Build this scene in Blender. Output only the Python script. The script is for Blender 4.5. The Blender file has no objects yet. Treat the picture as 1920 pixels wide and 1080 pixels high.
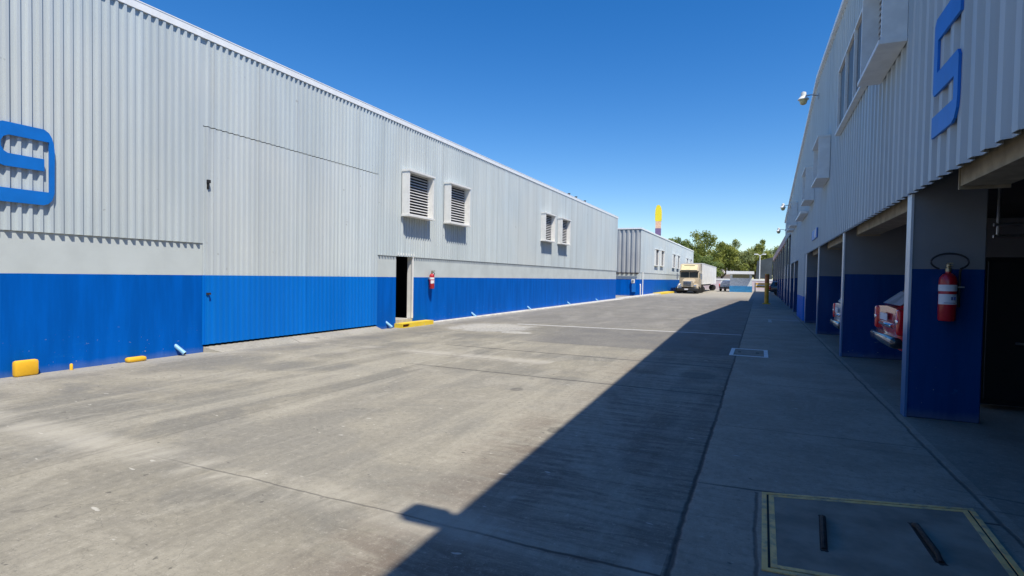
import bpy, bmesh, math, random
from mathutils import Vector, Matrix
random.seed(7)
R = math.radians
scene = bpy.context.scene
col = scene.collection

# ------------------------------------------------------------------ helpers
class MB:
    """collects shapes and links them as ONE mesh object"""
    def __init__(s):
        s.v = []; s.f = []
    def quad(s, *p):
        i = len(s.v); s.v += [tuple(q) for q in p]; s.f.append(tuple(range(i, i + len(p))))
        return s
    def box(s, x0, x1, y0, y1, z0, z1, rot=None, piv=None):
        p = [(x0,y0,z0),(x1,y0,z0),(x1,y1,z0),(x0,y1,z0),(x0,y0,z1),(x1,y0,z1),(x1,y1,z1),(x0,y1,z1)]
        if rot is not None:
            c = Vector(piv if piv else ((x0+x1)/2,(y0+y1)/2,(z0+z1)/2))
            p = [tuple(rot @ (Vector(q) - c) + c) for q in p]
        i = len(s.v); s.v += p
        s.f += [tuple(i+k for k in q) for q in ((0,3,2,1),(4,5,6,7),(0,1,5,4),(1,2,6,5),(2,3,7,6),(3,0,4,7))]
        return s
    def rbox(s, x0, x1, y0, y1, z0, z1, b=.03, seg=2):
        bm = bmesh.new(); bmesh.ops.create_cube(bm, size=1)
        for v in bm.verts:
            v.co = ((x0+x1)/2 + v.co.x*(x1-x0), (y0+y1)/2 + v.co.y*(y1-y0), (z0+z1)/2 + v.co.z*(z1-z0))
        bmesh.ops.bevel(bm, geom=bm.edges[:], offset=b, segments=seg, affect='EDGES', profile=.5)
        s.addbm(bm); return s
    def addbm(s, bm):
        i = len(s.v); bm.verts.index_update()
        s.v += [tuple(v.co) for v in bm.verts]
        s.f += [tuple(i + v.index for v in f.verts) for f in bm.faces]
        bm.free()
    def loft(s, rings, cap=True, closed=True):
        i = len(s.v); n = len(rings[0])
        for r in rings: s.v += [tuple(p) for p in r]
        for a in range(len(rings)-1):
            for k in range(n if closed else n-1):
                k2 = (k+1) % n
                s.f.append((i+a*n+k, i+a*n+k2, i+(a+1)*n+k2, i+(a+1)*n+k))
        if cap and closed:
            s.f.append(tuple(i+k for k in range(n))[::-1])
            j = i+(len(rings)-1)*n
            s.f.append(tuple(j+k for k in range(n)))
        return s
    def tube(s, pts, r, n=8, r2=None):
        pts = [Vector(p) for p in pts]; rings = []
        up = Vector((0,0,1))
        for k, p in enumerate(pts):
            d = (pts[min(k+1,len(pts)-1)] - pts[max(k-1,0)]).normalized()
            a = d.cross(up)
            if a.length < .05: a = d.cross(Vector((1,0,0)))
            a.normalize(); b = d.cross(a).normalized()
            rr = r if r2 is None else r + (r2-r)*k/(len(pts)-1)
            if isinstance(r, (list,tuple)): rr = r[k]
            rings.append([p + a*rr*math.cos(2*math.pi*j/n) + b*rr*math.sin(2*math.pi*j/n) for j in range(n)])
        return s.loft(rings)
    def lathe(s, prof, c=(0,0,0), axis='z', n=20):
        rings = []
        for r, h in prof:
            ring = []
            for j in range(n):
                a = 2*math.pi*j/n; u, w = r*math.cos(a), r*math.sin(a)
                q = {'z':(u,w,h),'y':(u,h,w),'x':(h,u,w)}[axis]
                ring.append((c[0]+q[0], c[1]+q[1], c[2]+q[2]))
            rings.append(ring)
        return s.loft(rings)
    def prism(s, poly, d, f):
        """poly: 2-D outline, f(u, v, w) -> point, extruded from w=0 to w=d"""
        n = len(poly); i = len(s.v)
        s.v += [f(u, v, 0) for u, v in poly] + [f(u, v, d) for u, v in poly]
        s.f.append(tuple(i+k for k in range(n))[::-1]); s.f.append(tuple(i+n+k for k in range(n)))
        for k in range(n):
            k2 = (k+1) % n
            s.f.append((i+k, i+k2, i+n+k2, i+n+k))
        return s
    def build(s, name, mat, parent=None, world=False, smooth=False, normals=True):
        me = bpy.data.meshes.new(name)
        off = Vector((0,0,0))
        if world:
            q = parent
            while q is not None: off += q.location; q = q.parent
        me.from_pydata([tuple(Vector(v) - off) for v in s.v], [], s.f)
        if normals:
            bm = bmesh.new(); bm.from_mesh(me)
            bmesh.ops.recalc_face_normals(bm, faces=bm.faces[:])
            bm.to_mesh(me); bm.free()
        me.materials.append(mat)
        if smooth:
            for p in me.polygons: p.use_smooth = True
            try: me.set_sharp_from_angle(angle=R(40))
            except Exception: pass
        me.update()
        o = bpy.data.objects.new(name, me); col.objects.link(o)
        if parent is not None: o.parent = parent
        return o

def thing(name, label, cat, loc=(0,0,0), rz=0, group=None):
    o = bpy.data.objects.new(name, None); o.empty_display_size = .3
    col.objects.link(o); o.location = loc; o.rotation_euler = (0,0,rz)
    return tag(o, label, cat, group)
def tag(o, label, cat, group=None):
    o['label'] = label; o['category'] = cat
    if group: o['group'] = group
    return o
def struct(o, kind='structure'):
    o['kind'] = kind; return o
def copy_tree(o, parent=None):
    c = o.copy(); col.objects.link(c)
    if parent is not None: c.parent = parent
    for ch in [k for k in bpy.data.objects if k.parent == o]:
        copy_tree(ch, c)
    return c

# ------------------------------------------------------------------ materials
class NT:
    def __init__(s, name):
        s.m = bpy.data.materials.new(name); s.m.use_nodes = True
        s.t = s.m.node_tree; s.b = s.t.nodes['Principled BSDF']
        s.pos = s.t.nodes.new('ShaderNodeNewGeometry').outputs['Position']
        s.sep = None
    def xyz(s):
        if s.sep is None:
            s.sep = s.t.nodes.new('ShaderNodeSeparateXYZ'); s.t.links.new(s.pos, s.sep.inputs[0])
        return s.sep.outputs
    def _in(s, sock, v):
        if isinstance(v, (int,float)): sock.default_value = v
        elif isinstance(v, (tuple,list)): sock.default_value = tuple(v) + ((1,) if len(v)==3 and len(sock.default_value)==4 else ())
        else: s.t.links.new(v, sock)
    def math(s, op, a, b=0., c=None, clamp=False):
        n = s.t.nodes.new('ShaderNodeMath'); n.operation = op; n.use_clamp = clamp
        s._in(n.inputs[0], a); s._in(n.inputs[1], b)
        if c is not None: s._in(n.inputs[2], c)
        return n.outputs[0]
    def mix(s, f, a, b, mode='MIX'):
        n = s.t.nodes.new('ShaderNodeMix'); n.data_type = 'RGBA'; n.blend_type = mode
        s._in(n.inputs[0], f); s._in(n.inputs[6], a); s._in(n.inputs[7], b)
        return n.outputs[2]
    def ramp(s, v, a, b, lo=0., hi=1.):
        n = s.t.nodes.new('ShaderNodeMapRange'); n.interpolation_type = 'SMOOTHSTEP'
        s._in(n.inputs[0], v); s._in(n.inputs[1], a); s._in(n.inputs[2], b); s._in(n.inputs[3], lo); s._in(n.inputs[4], hi)
        return n.outputs[0]
    def noise(s, scale, detail=4, rough=.55, stretch=(1,1,1), off=0., obj=False, warp=0.):
        mp = s.t.nodes.new('ShaderNodeMapping'); mp.inputs['Scale'].default_value = stretch
        mp.inputs['Location'].default_value = (off, off*1.7, off*.6)
        if obj:
            tc = s.t.nodes.new('ShaderNodeTexCoord'); s.t.links.new(tc.outputs['Object'], mp.inputs[0])
        else: s.t.links.new(s.pos, mp.inputs[0])
        n = s.t.nodes.new('ShaderNodeTexNoise')
        n.inputs['Scale'].default_value = scale; n.inputs['Detail'].default_value = detail; n.inputs['Roughness'].default_value = rough; n.inputs['Distortion'].default_value = warp
        s.t.links.new(mp.outputs[0], n.inputs['Vector'])
        return n.outputs['Fac']
    def base(s, c, rough=.6, metal=0., spec=None, coat=None):
        s._in(s.b.inputs['Base Color'], c); s._in(s.b.inputs['Roughness'], rough); s._in(s.b.inputs['Metallic'], metal)
        if spec is not None: s._in(s.b.inputs['Specular IOR Level'], spec)
        if coat is not None: s._in(s.b.inputs['Coat Weight'], coat); s.b.inputs['Coat Roughness'].default_value = .05
        return s
    def bump(s, h, strength=.3, dist=.02):
        n = s.t.nodes.new('ShaderNodeBump'); n.inputs['Strength'].default_value = strength; n.inputs['Distance'].default_value = dist
        s._in(n.inputs['Height'], h); s.t.links.new(n.outputs[0], s.b.inputs['Normal']); return s

def plain(name, c, rough=.5, metal=0., var=.18, scale=6., spec=None, coat=None):
    m = NT(name); n = m.noise(scale, 4)
    dark = tuple(k*(1-var) for k in c); light = tuple(min(1, k*(1+var*.6)) for k in c)
    m.base(m.mix(m.ramp(n, .3, .7), dark, light), rough, metal, spec, coat)
    return m.m

GREY = (.56,.61,.63); BLUE = (.002,.105,.50)
def cladding_mat(name, band=None, grey=GREY):
    """painted sheet metal: faint vertical rain streaks, sheet-to-sheet tone, small marks; optional painted band"""
    m = NT(name); x = m.xyz()
    streak = m.noise(3.0, 5, .6, (1,1,.06)); broad = m.noise(.35, 3, .5, off=4)
    g = m.mix(m.ramp(streak, .3, .75), tuple(k*.86 for k in grey), tuple(k*1.03 for k in grey))
    g = m.mix(m.ramp(broad, .35, .7, 0, .35), g, (.60,.62,.60))
    sh = m.math('FLOOR', m.math('DIVIDE', x[1], 1.072)); rn = m.math('FRACT', m.math('MULTIPLY', m.math('SINE', m.math('MULTIPLY', sh, 12.99)), 437.5))
    g = m.mix(m.math('MULTIPLY', rn, .14), g, (.40,.42,.43))
    lap = m.math('LESS_THAN', m.math('FRACT', m.math('DIVIDE', x[1], 1.072)), .012)
    g = m.mix(m.math('MULTIPLY', lap, .3), g, (.2,.21,.22))
    run = m.math('MULTIPLY', m.ramp(m.noise(2.2, 4, .6, (1,1,.03), 23), .66, .76), m.ramp(m.noise(.5, 2, .5, off=37), .5, .65))
    g = m.mix(m.math('MULTIPLY', run, .25), g, (.36,.33,.29))
    spots = m.ramp(m.noise(7, 2, .5, off=11), .74, .79)
    g = m.mix(m.math('MULTIPLY', spots, .45), g, (.22,.23,.24))
    if band:
        b = m.mix(m.ramp(streak, .3, .75), (.0,.142,.54), (.0,.17,.62))
        g = m.mix(m.math('LESS_THAN', x[2], band), g, b)
    m.base(g, m.ramp(broad, .3, .7, .42, .6), 0, .22)
    m.bump(m.noise(1.3, 2, .5, off=3), .12, .03)
    return m.m
def wall_mat(name, band, grey=GREY, rough=.5, dirt=.5, BLUE=BLUE, spec=.35):
    """rendered block wall in two paints with a clean horizontal paint line, grime at the foot"""
    m = NT(name); x = m.xyz()
    n1 = m.noise(1.1, 6, .6); streak = m.noise(4, 4, .6, (1,1,.12), 6); fine = m.noise(40, 3, .6)
    g = m.mix(m.ramp(n1, .3, .7), tuple(k*.9 for k in grey), tuple(k*1.03 for k in grey))
    b = m.mix(m.ramp(streak, .3, .75), tuple(k*.82 for k in BLUE), tuple(k*1.1 for k in BLUE))
    b = m.mix(m.math('MULTIPLY', m.ramp(n1, .62, .8), .3), b, (.006,.16,.55))
    edge = m.math('ADD', x[2], m.math('MULTIPLY', m.math('SUBTRACT', n1, .5), .012))
    c = m.mix(m.math('LESS_THAN', edge, band), g, b)
    splash = m.math('MULTIPLY', m.ramp(m.math('SUBTRACT', x[2], m.math('MULTIPLY', streak, .16)), -.07, .05, 1, 0), dirt)
    c = m.mix(splash, c, (.25,.25,.25))
    chip = m.math('MULTIPLY', m.ramp(m.noise(16, 3, .5, (1,1,1.6), 71), .69, .73), m.ramp(x[2], .75, .05, 0, .8)); c = m.mix(chip, c, (.30,.31,.31))
    scuff = m.math('MULTIPLY', m.ramp(m.noise(3.5, 6, .7, (1,.5,2.2), 83), .60, .72), m.ramp(x[2], 1.3, .1, 0, .28)); c = m.mix(scuff, c, (.01,.17,.48))
    m.base(c, rough, 0, spec); m.bump(fine, .15, .006)
    return m.m

M = {}
M['clad_left'] = cladding_mat('grey_sheet', None, (.525,.595,.63))
M['clad_door'] = cladding_mat('door_sheet', 1.515, (.54,.605,.64))
M['clad_right'] = cladding_mat('right_sheet', 1.0, (.50,.555,.57))
M['clad_shaded'] = cladding_mat('shaded_sheet', None, (.40,.42,.43))  # darker copy of the sheet: the end wall's shade put into the colour
M['wall_left'] = wall_mat('left_wall_paint', 1.515, (.55,.60,.60), .55, .2, (.0,.108,.50), .06)
M['wall_right'] = wall_mat('pier_shade_paint', 1.77, (.25,.255,.26), .22, .3, (.003,.052,.20))  # shade put into the colours: grey and blue darker than the left wall's
M['white'] = plain('white_paint', (.80,.80,.77), .5, 0, .07)
M['flash'] = plain('white_flashing', (.86,.87,.87), .45, 0, .05)
M['cream'] = plain('cream_render', (.66,.63,.55), .8, 0, .12, 9)
M['slat'] = plain('louver_paint', (.62,.62,.62), .5, 0, .1)
M['dark'] = plain('dark_gap', (.012,.012,.014), .8)
M['inner'] = plain('shade_dark_plaster', (.035,.034,.033), .9, 0, .3, 2)  # near black: the darkness of the interiors is put into the wall colour
M['numblue'] = plain('number_blue', (.003,.16,.58), .45, 0, .08, 4)
M['yellow'] = None
m = NT('worn_yellow_paint'); n = m.noise(9, 5, .65)
m.base(m.mix(m.ramp(n, .62, .74), m.mix(m.ramp(m.noise(2.5), .3, .7), (.78,.42,.012), (.85,.50,.03)), (.34,.31,.25)), .6); m.bump(n, .2, .01); M['yellow'] = m.m
m = NT('faded_yellow_line'); n = m.noise(8, 6, .7)
m.base(m.mix(m.ramp(n, .44, .66), m.mix(m.ramp(m.noise(2.5), .3, .7), (.88,.50,.16), (.92,.60,.25)), (.42,.31,.20)), .8); m.bump(n, .3, .006); M['fadedyellow'] = m.m
m = NT('kerb_yellow'); n = m.noise(7, 6, .7)
m.base(m.mix(m.ramp(n, .56, .70), m.mix(m.ramp(m.noise(2.5), .3, .7), (.72,.50,.02), (.78,.58,.06)), (.42,.40,.34)), .7); m.bump(n, .3, .01); M['kerbyellow'] = m.m
m = NT('worn_white_line'); n = m.noise(9, 6, .7)
m.base(m.mix(m.ramp(n, .52, .70), (.78,.78,.76), (.32,.31,.30)), .8); M['wornwhite'] = m.m
M['post'] = plain('amber_post_paint', (.72,.34,.02), .5, 0, .2, 5)
M['spout'] = plain('pale_blue_pipe', (.25,.50,.72), .45, 0, .12)
M['red'] = plain('red_enamel', (.46,.012,.022), .3, 0, .1, 5, None, .4)
M['black'] = plain('black_rubber', (.018,.018,.019), .6)
M['brass'] = plain('worn_brass', (.45,.38,.24), .4, .8)
M['steel'] = plain('dull_steel', (.42,.43,.44), .4, .8)
M['rust'] = plain('rusty_iron', (.045,.032,.025), .8, .2, .4, 30)
M['paper'] = plain('label_paper', (.75,.75,.77), .6, 0, .04)
M['ink'] = plain('label_ink', (.10,.13,.30), .6)
M['beam'] = plain('beam_wood', (.36,.30,.20), .8, 0, .25, 5)
M['conc'] = plain('pale_concrete', (.42,.41,.38), .85, 0, .2, 5)
M['kerb'] = plain('kerb_concrete', (.58,.57,.53), .85, 0, .2, 3)
M['glassd'] = plain('tinted_glass', (.02,.03,.03), .06, 0, .1, 2, .8)
M['lampglass'] = plain('lamp_lens', (.55,.45,.22), .25, 0, .15)
M['bark'] = plain('bark', (.10,.075,.055), .9, 0, .3, 4)
M['chrome'] = plain('bright_chrome', (.75,.75,.77), .12, 1., .06)
M['tyre'] = plain('tyre_rubber', (.022,.022,.023), .85)
M['brownpane'] = plain('dull_brown_pane', (.10,.088,.082), .45)
M['paleglass'] = plain('rear_glass_sheen', (.50,.50,.53), .1, 0, .25, 3, .8)  # pale base colour stands in for the bright reflection on the glass
M['roof'] = plain('roof_sheet', (.5,.5,.5), .6, 0, .2, 2)

def ground_material():
    m = NT('yard_concrete'); x = m.xyz(); X, Y = x[0], x[1]
    big = m.noise(.28, 5, .6, off=2); mid = m.noise(1.1, 7, .62, off=9); fine = m.noise(14, 6, .68)
    grit = m.noise(85, 3, .7); swirl = m.noise(.8, 9, .70, (1.5,.5,1), 21, warp=.7); brush = m.noise(3.2, 8, .74, (.35,2.4,1), 5, warp=.8); track = m.noise(4.6, 8, .74, (2.2,.34,1), 41, warp=1.2)
    band = m.noise(1.0, 5, .6, (1.15,.10,1), 77, warp=.6); blot = m.noise(.55, 6, .62, off=55, warp=.8); grain = m.noise(26, 5, .7, off=3)
    c = m.mix(m.ramp(mid, .30, .70), (.228,.211,.170), (.296,.274,.217))
    c = m.mix(m.ramp(blot, .47, .60, 0, .75), c, (.178,.172,.150))
    c = m.mix(m.ramp(blot, .47, .36, 0, .55), c, (.355,.33,.268))
    c = m.mix(m.ramp(band, .50, .64, 0, .55), c, (.40,.372,.30)); c = m.mix(m.ramp(band, .46, .34, 0, .45), c, (.165,.156,.132))
    c = m.mix(m.ramp(track, .50, .68, 0, .38), c, (.150,.140,.118)); c = m.mix(m.ramp(track, .46, .32, 0, .28), c, (.44,.41,.335))
    c = m.mix(m.ramp(swirl, .56, .62, 0, .28), c, (.43,.405,.34))
    # each slab cured to its own tone
    tone = .5
    for y0, a in ((2.98,.16),(8.05,-.13),(10.65,.08),(12.5,-.1),(22.3,.07),(29.,-.08)): tone = m.math('MULTIPLY_ADD', m.math('GREATER_THAN', Y, y0), a, tone)
    tone = m.math('MULTIPLY_ADD', m.math('GREATER_THAN', X, -5.2), .2, m.math('SUBTRACT', tone, .1))
    c = m.mix(m.ramp(tone, .52, .05, 0, .9), c, (.19,.18,.155)); c = m.mix(m.ramp(tone, .5, 1., 0, .45), c, (.38,.355,.295))
    # the greyer, darker paving further down the yard and the patch before the white line
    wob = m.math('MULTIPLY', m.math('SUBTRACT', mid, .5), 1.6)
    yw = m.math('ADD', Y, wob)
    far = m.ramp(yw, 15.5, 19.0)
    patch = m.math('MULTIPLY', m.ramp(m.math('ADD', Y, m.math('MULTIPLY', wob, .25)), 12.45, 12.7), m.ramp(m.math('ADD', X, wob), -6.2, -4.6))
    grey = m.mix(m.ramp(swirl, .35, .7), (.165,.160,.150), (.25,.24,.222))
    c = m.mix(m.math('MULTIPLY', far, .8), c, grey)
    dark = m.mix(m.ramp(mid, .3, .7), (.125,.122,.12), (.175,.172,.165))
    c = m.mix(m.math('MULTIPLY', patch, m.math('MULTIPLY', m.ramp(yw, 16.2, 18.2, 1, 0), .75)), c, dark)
    # right hand lane poured separately: bluish smoother slabs
    lane = m.math('MULTIPLY', m.math('GREATER_THAN', X, -.42), m.math('LESS_THAN', Y, 34.))
    lanec = m.mix(m.ramp(mid, .36, .64), (.285,.235,.18), (.40,.335,.265))
    lanec = m.mix(m.ramp(brush, .50, .70, 0, .5), lanec, (.175,.145,.115)); lanec = m.mix(m.ramp(swirl, .5, .62, 0, .4), lanec, (.40,.345,.28))
    c = m.mix(m.math('MULTIPLY', lane, .85), c, lanec)
    gar = m.math('GREATER_THAN', X, 1.6)  # bay floor darkened: shade of the bays put into its colour
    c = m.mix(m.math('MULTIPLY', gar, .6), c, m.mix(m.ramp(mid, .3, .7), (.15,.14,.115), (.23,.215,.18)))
    strip = m.math('MULTIPLY', m.math('LESS_THAN', X, -.42), m.ramp(m.math('ADD', X, wob), -2.8, -1.3))
    c = m.mix(m.math('MULTIPLY', strip, m.ramp(m.math('ADD', m.math('MULTIPLY', swirl, .45), m.math('MULTIPLY', brush, .55)), .42, .58, .15, .9)), c, (.135,.105,.085))
    # lime-white spill by the wall, pale dust along the foot of the left wall
    def blob(cx, cy, rx, ry, soft=.6):
        dx = m.math('DIVIDE', m.math('SUBTRACT', X, cx), rx); dy = m.math('DIVIDE', m.math('SUBTRACT', Y, cy), ry)
        d = m.math('ADD', m.math('MULTIPLY', dx, dx), m.math('MULTIPLY', dy, dy))
        d = m.math('ADD', d, m.math('MULTIPLY', m.math('SUBTRACT', swirl, .5), 2.6))
        return m.ramp(d, 1.0, 1.0 - soft)
    spill = m.math('MULTIPLY', m.math('MAXIMUM', blob(-7.6, 15.3, 1.5, 1.6), blob(-6.3, 14.3, .5, .35, .4)), m.ramp(fine, .40, .58, .15, 1))
    c = m.mix(m.math('MULTIPLY', spill, .6), c, (.64,.63,.60))
    dust = m.ramp(m.math('ADD', X, m.math('MULTIPLY', wob, .25)), -9.75, -9.2, .55, 0)
    c = m.mix(dust, c, (.40,.385,.34))
    c = m.mix(m.ramp(yw, 44, 60, 0, .85), c, m.mix(m.ramp(mid, .3, .7), (.34,.315,.265), (.44,.41,.345)))
    # small dark stains and oil
    st = m.ramp(m.noise(2.1, 3, .5, (1,.7,1), 31), .70, .78, 0, .4)
    c = m.mix(st, c, (.10,.095,.09))
    for cx, cy, r in ((-1.9,5.4,.09),(-3.1,7.1,.11),(-.9,9.6,.3)):
        c = m.mix(m.math('MULTIPLY', blob(cx, cy, r, r*1.3, .5), .5), c, (.07,.065,.06))
    c = m.mix(m.ramp(fine, .46, .70, .0, .30), c, (.135,.125,.102)); c = m.mix(m.ramp(fine, .46, .30, .0, .22), c, (.47,.44,.37))
    c = m.mix(m.ramp(grain, .56, .70, 0, .5), c, (.14,.13,.11)); c = m.mix(m.ramp(grain, .42, .30, 0, .4), c, (.50,.47,.40))
    c = m.mix(m.ramp(grit, .58, .70, 0, .5), c, (.10,.095,.085)); c = m.mix(m.ramp(grit, .40, .30, 0, .4), c, (.55,.52,.46))
    pits = m.ramp(m.noise(11, 2, .4, (1,1.4,1), 61), .74, .79, 0, .7); c = m.mix(pits, c, (.07,.066,.06))
    chips = m.ramp(m.noise(6, 2, .4, (1,2.4,1), 91), .755, .79, 0, .7); c = m.mix(chips, c, (.56,.54,.48))
    def crack(scale, off, w, mask_off, lo):
        d = m.math('ABSOLUTE', m.math('SUBTRACT', m.noise(scale, 6, .6, off=off, warp=.5), .5))
        return m.math('MULTIPLY', m.ramp(d, w, w*.2), m.ramp(m.noise(.35, 2, .5, off=mask_off), lo, lo+.05))
    c = m.mix(m.math('MULTIPLY', crack(.42, 120, .0016, 140, .55), .35), c, (.07,.066,.06))
    c = m.mix(m.math('MULTIPLY', crack(.9, 170, .0025, 190, .62), .25), c, (.08,.075,.068))
    # slab joints (saw cuts filled with dirt), each with its own run
    wav = m.math('MULTIPLY', m.math('SUBTRACT', m.noise(2.5, 3, .6, off=15), .5), .06)
    def line_y(y0, sl, xa, xb, w=.012, k=.8):
        d = m.math('ABSOLUTE', m.math('SUBTRACT', m.math('ADD', Y, wav), m.math('MULTIPLY_ADD', X, sl, y0)))
        r = m.math('MULTIPLY', m.ramp(X, xa - .6, xa + .6), m.math('LESS_THAN', X, xb))
        return m.math('MULTIPLY', m.math('MULTIPLY', m.ramp(d, w*2.2, w*.5), r), k)
    def line_x(x0, ya, yb, w=.012, k=.8):
        d = m.math('ABSOLUTE', m.math('SUBTRACT', m.math('ADD', X, wav), x0))
        r = m.math('MULTIPLY', m.math('GREATER_THAN', Y, ya), m.math('LESS_THAN', Y, yb))
        return m.math('MULTIPLY', m.math('MULTIPLY', m.ramp(d, w*2.2, w*.5), r), k)
    J = [line_y(2.98,-.01,-4.4,-1.9,.006,.5), line_y(2.98,-.01,-1.6,-.42,.009,.8), line_y(8.05,-.03,-5.5,-.42,.017,.75), line_y(10.65,-.035,-6.5,-.42,.02,.85),
         line_y(12.5,-.02,-5.5,-.42,.016,.4), line_y(9.45,.0,-9.9,-4.5,.012,.5), line_y(13.1,0,-9.4,-5,.014,.3),
         line_y(22.3,.02,-9,-.42,.03,.45), line_y(29.,.02,-9,1.5,.04,.45), line_y(38.,.02,-9,1.5,.05,.4),
         line_x(-.42,-5,34,.012,.8), line_x(.02,-3,4.52,.008,.6), line_x(1.52,-3,30,.011,.6), line_x(-5.2,-5,12,.010,.2),
         line_y(4.56,.06,-.42,1.5,.011,.85), line_y(6.45,.03,-.42,1.5,.009,.45), line_y(9.3,.03,-.1,1.5,.010,.4), line_y(12.2,.0,.3,1.5,.012,.4),
         line_y(5.55,-.2,1.55,2.8,.012,.6), line_y(5.1,-.12,1.5,2.4,.012,.5), line_y(16.6,.0,-.42,1.5,.014,.5)]
    j = J[0]
    for q in J[1:]: j = m.math('MAXIMUM', j, q)
    dj = m.math('ABSOLUTE', m.math('SUBTRACT', m.math('ADD', Y, m.math('MULTIPLY', wob, .12)), 3.03))
    dust2 = m.math('MULTIPLY', m.math('MULTIPLY', m.ramp(dj, .34, .05, 0, .55), m.ramp(swirl, .40, .60)), m.math('LESS_THAN', X, -.45))
    c = m.mix(dust2, c, (.47,.44,.37))
    dj = m.math('ABSOLUTE', m.math('SUBTRACT', m.math('ADD', Y, m.math('MULTIPLY', wob, .12)), 9.6))
    c = m.mix(m.math('MULTIPLY', m.math('MULTIPLY', m.ramp(dj, .4, .05, 0, .5), m.ramp(swirl, .42, .58)), m.math('LESS_THAN', X, -3.5)), c, (.47,.44,.38))
    c = m.mix(j, c, (.035,.034,.034))
    # worn white line across the yard and remains of a painted bay corner
    def paint(y0, sl, xa, xb, w, k):
        d = m.math('ABSOLUTE', m.math('SUBTRACT', Y, m.math('MULTIPLY_ADD', X, sl, y0)))
        r = m.math('MULTIPLY', m.math('GREATER_THAN', X, xa), m.math('LESS_THAN', X, xb))
        return m.math('MULTIPLY', m.math('MULTIPLY', m.math('LESS_THAN', d, w), r), m.ramp(fine, .35, .55, k*.45, k))
    p = m.math('MAXIMUM', paint(17.38,.064,-7.4,-.45,.10,.75), paint(24.9,.02,.35,1.55,.09,.6))
    dx = m.math('MULTIPLY', m.math('LESS_THAN', m.math('ABSOLUTE', m.math('SUBTRACT', X, .40)), .06), m.math('MULTIPLY', m.math('GREATER_THAN', Y, 23.3), m.math('LESS_THAN', Y, 25.)))
    p = m.math('MAXIMUM', p, m.math('MULTIPLY', dx, .5))
    c = m.mix(p, c, (.58,.58,.57))
    m.base(c, m.ramp(mid, .3, .7, .72, .92), 0, .3)
    h = m.math('SUBTRACT', m.math('ADD', m.math('MULTIPLY', fine, .5), m.math('MULTIPLY', grit, .25)), m.math('MULTIPLY', j, 1.5))
    m.bump(m.math('ADD', h, m.math('MULTIPLY', brush, .4)), .35, .012)
    return m.m
M['ground'] = ground_material()

# ------------------------------------------------------------------ ground
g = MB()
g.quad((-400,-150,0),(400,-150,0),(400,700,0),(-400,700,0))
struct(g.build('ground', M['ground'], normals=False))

# ------------------------------------------------------------------ corrugated sheet
def corrugated(mb, y0, y1, zb, zt, plane, out, pitch, depth, crest=.30, axis='y', step=0):
    """trapezoid sheet standing in the plane x=plane (axis 'y'); out = +1 or -1 is the outer side;
    zb, zt are functions of the run coordinate or numbers. Has a 12 mm back so that the edge is solid."""
    fz = lambda f, t: f(t) if callable(f) else f
    pts = []; t = y0; sl = pitch*.14; cr = pitch*crest; pan = pitch - cr - 2*sl
    while t < y1 - 1e-4:
        for dt, d in ((0,0),(pan,0),(pan+sl,depth),(pan+sl+cr,depth)):
            if t + dt <= y1: pts.append((t+dt, d))
        t += pitch
    pts.append((y1, 0))
    prev = None; i0 = len(mb.v)
    P = (lambda t, d, z: (plane + out*d, t, z)) if axis == 'y' else (lambda t, d, z: (t, plane + out*d, z))
    for (t, d) in pts:
        b, q = fz(zb, t), fz(zt, t)
        mb.v += [P(t, d, b), P(t, d, q), P(t, d - .012, b), P(t, d - .012, q)]
    n = len(pts)
    for k in range(n-1):
        a = i0 + 4*k; b = a + 4
        mb.f += [(a, b, b+1, a+1), (a+2, a+3, b+3, b+2), (a, a+2, b+2, b), (a+1, b+1, b+3, a+3)]

XL, XR = -9.93, 1.63

# ------------------------------------------------------------------ window hood, shared by the buildings
def make_hood(parent, w, h, d, out):
    """white box hood round a louvred window: local origin = near bottom corner on the wall"""
    f = MB(); t = .055
    xa, xb = (0, d) if out > 0 else (-d, 0)
    f.box(xa, xb, 0, t, t, h-t); f.box(xa, xb, w-t, w, t, h-t)                # cheeks
    xs = (xa, xb+.03) if out > 0 else (xa-.03, xb)
    f.box(*xs, -.02, w+.02, 0, t); f.box(*xs, -.02, w+.02, h-t, h)           # sill and top slab
    o = f.build('window_hood', M['white'], parent)
    b = MB(); e = .010*out
    b.box(min(e, e+.01*out), max(e, e+.01*out), t, w-t, t, h-t); b.build('recess_panel', M['dark'], o)
    s = MB(); n = 15
    for k in range(n):
        z = t + .05 + (h - 2*t - .08)*k/(n-1)
        s.box(-.030+.042*out, .030+.042*out, t, w-t, z-.005, z+.005, Matrix.Rotation(R(40*out), 3, 'Y'))
    s.build('louver', M['slat'], o)
    return o

# ------------------------------------------------------------------ left warehouse
ZE = 6.22
lw = thing('warehouse', 'long grey corrugated warehouse with blue base and sliding door on the sunny left', 'warehouse', (XL, 17, 0))
c = MB()
corrugated(c, -26, 7.30, 2.14, 6.08, XL, 1, .134, .040)
corrugated(c, 7.302, 12.66, 4.42, 6.08, XL, 1, .134, .040)
corrugated(c, 12.662, 41.2, 2.14, 6.08, XL, 1, .134, .040)
c.build('cladding', M['clad_left'], lw, True)
b = MB()   # block wall with the man door left open, end walls and back
for y0, y1, z0, z1 in ((-26,7.3,0,2.30),(12.66,13.58,0,2.30),(14.45,41.18,0,2.30),(13.58,14.45,2.17,2.30)):
    b.box(XL-.22, XL-.016, y0, y1, z0, z1)
b.box(XL-.22, XL-.018, 7.3, 7.33, 0, 4.4)
b.box(XL-22, XL-.23, 41.0, 41.18, 0, 6.1); b.box(XL-22, XL-.23, -26, -25.8, 0, 6.1); b.box(XL-22, XL-21.8, -25.8, 41, 0, 6.1)
b.build('block_wall', M['wall_left'], lw, True)
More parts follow.
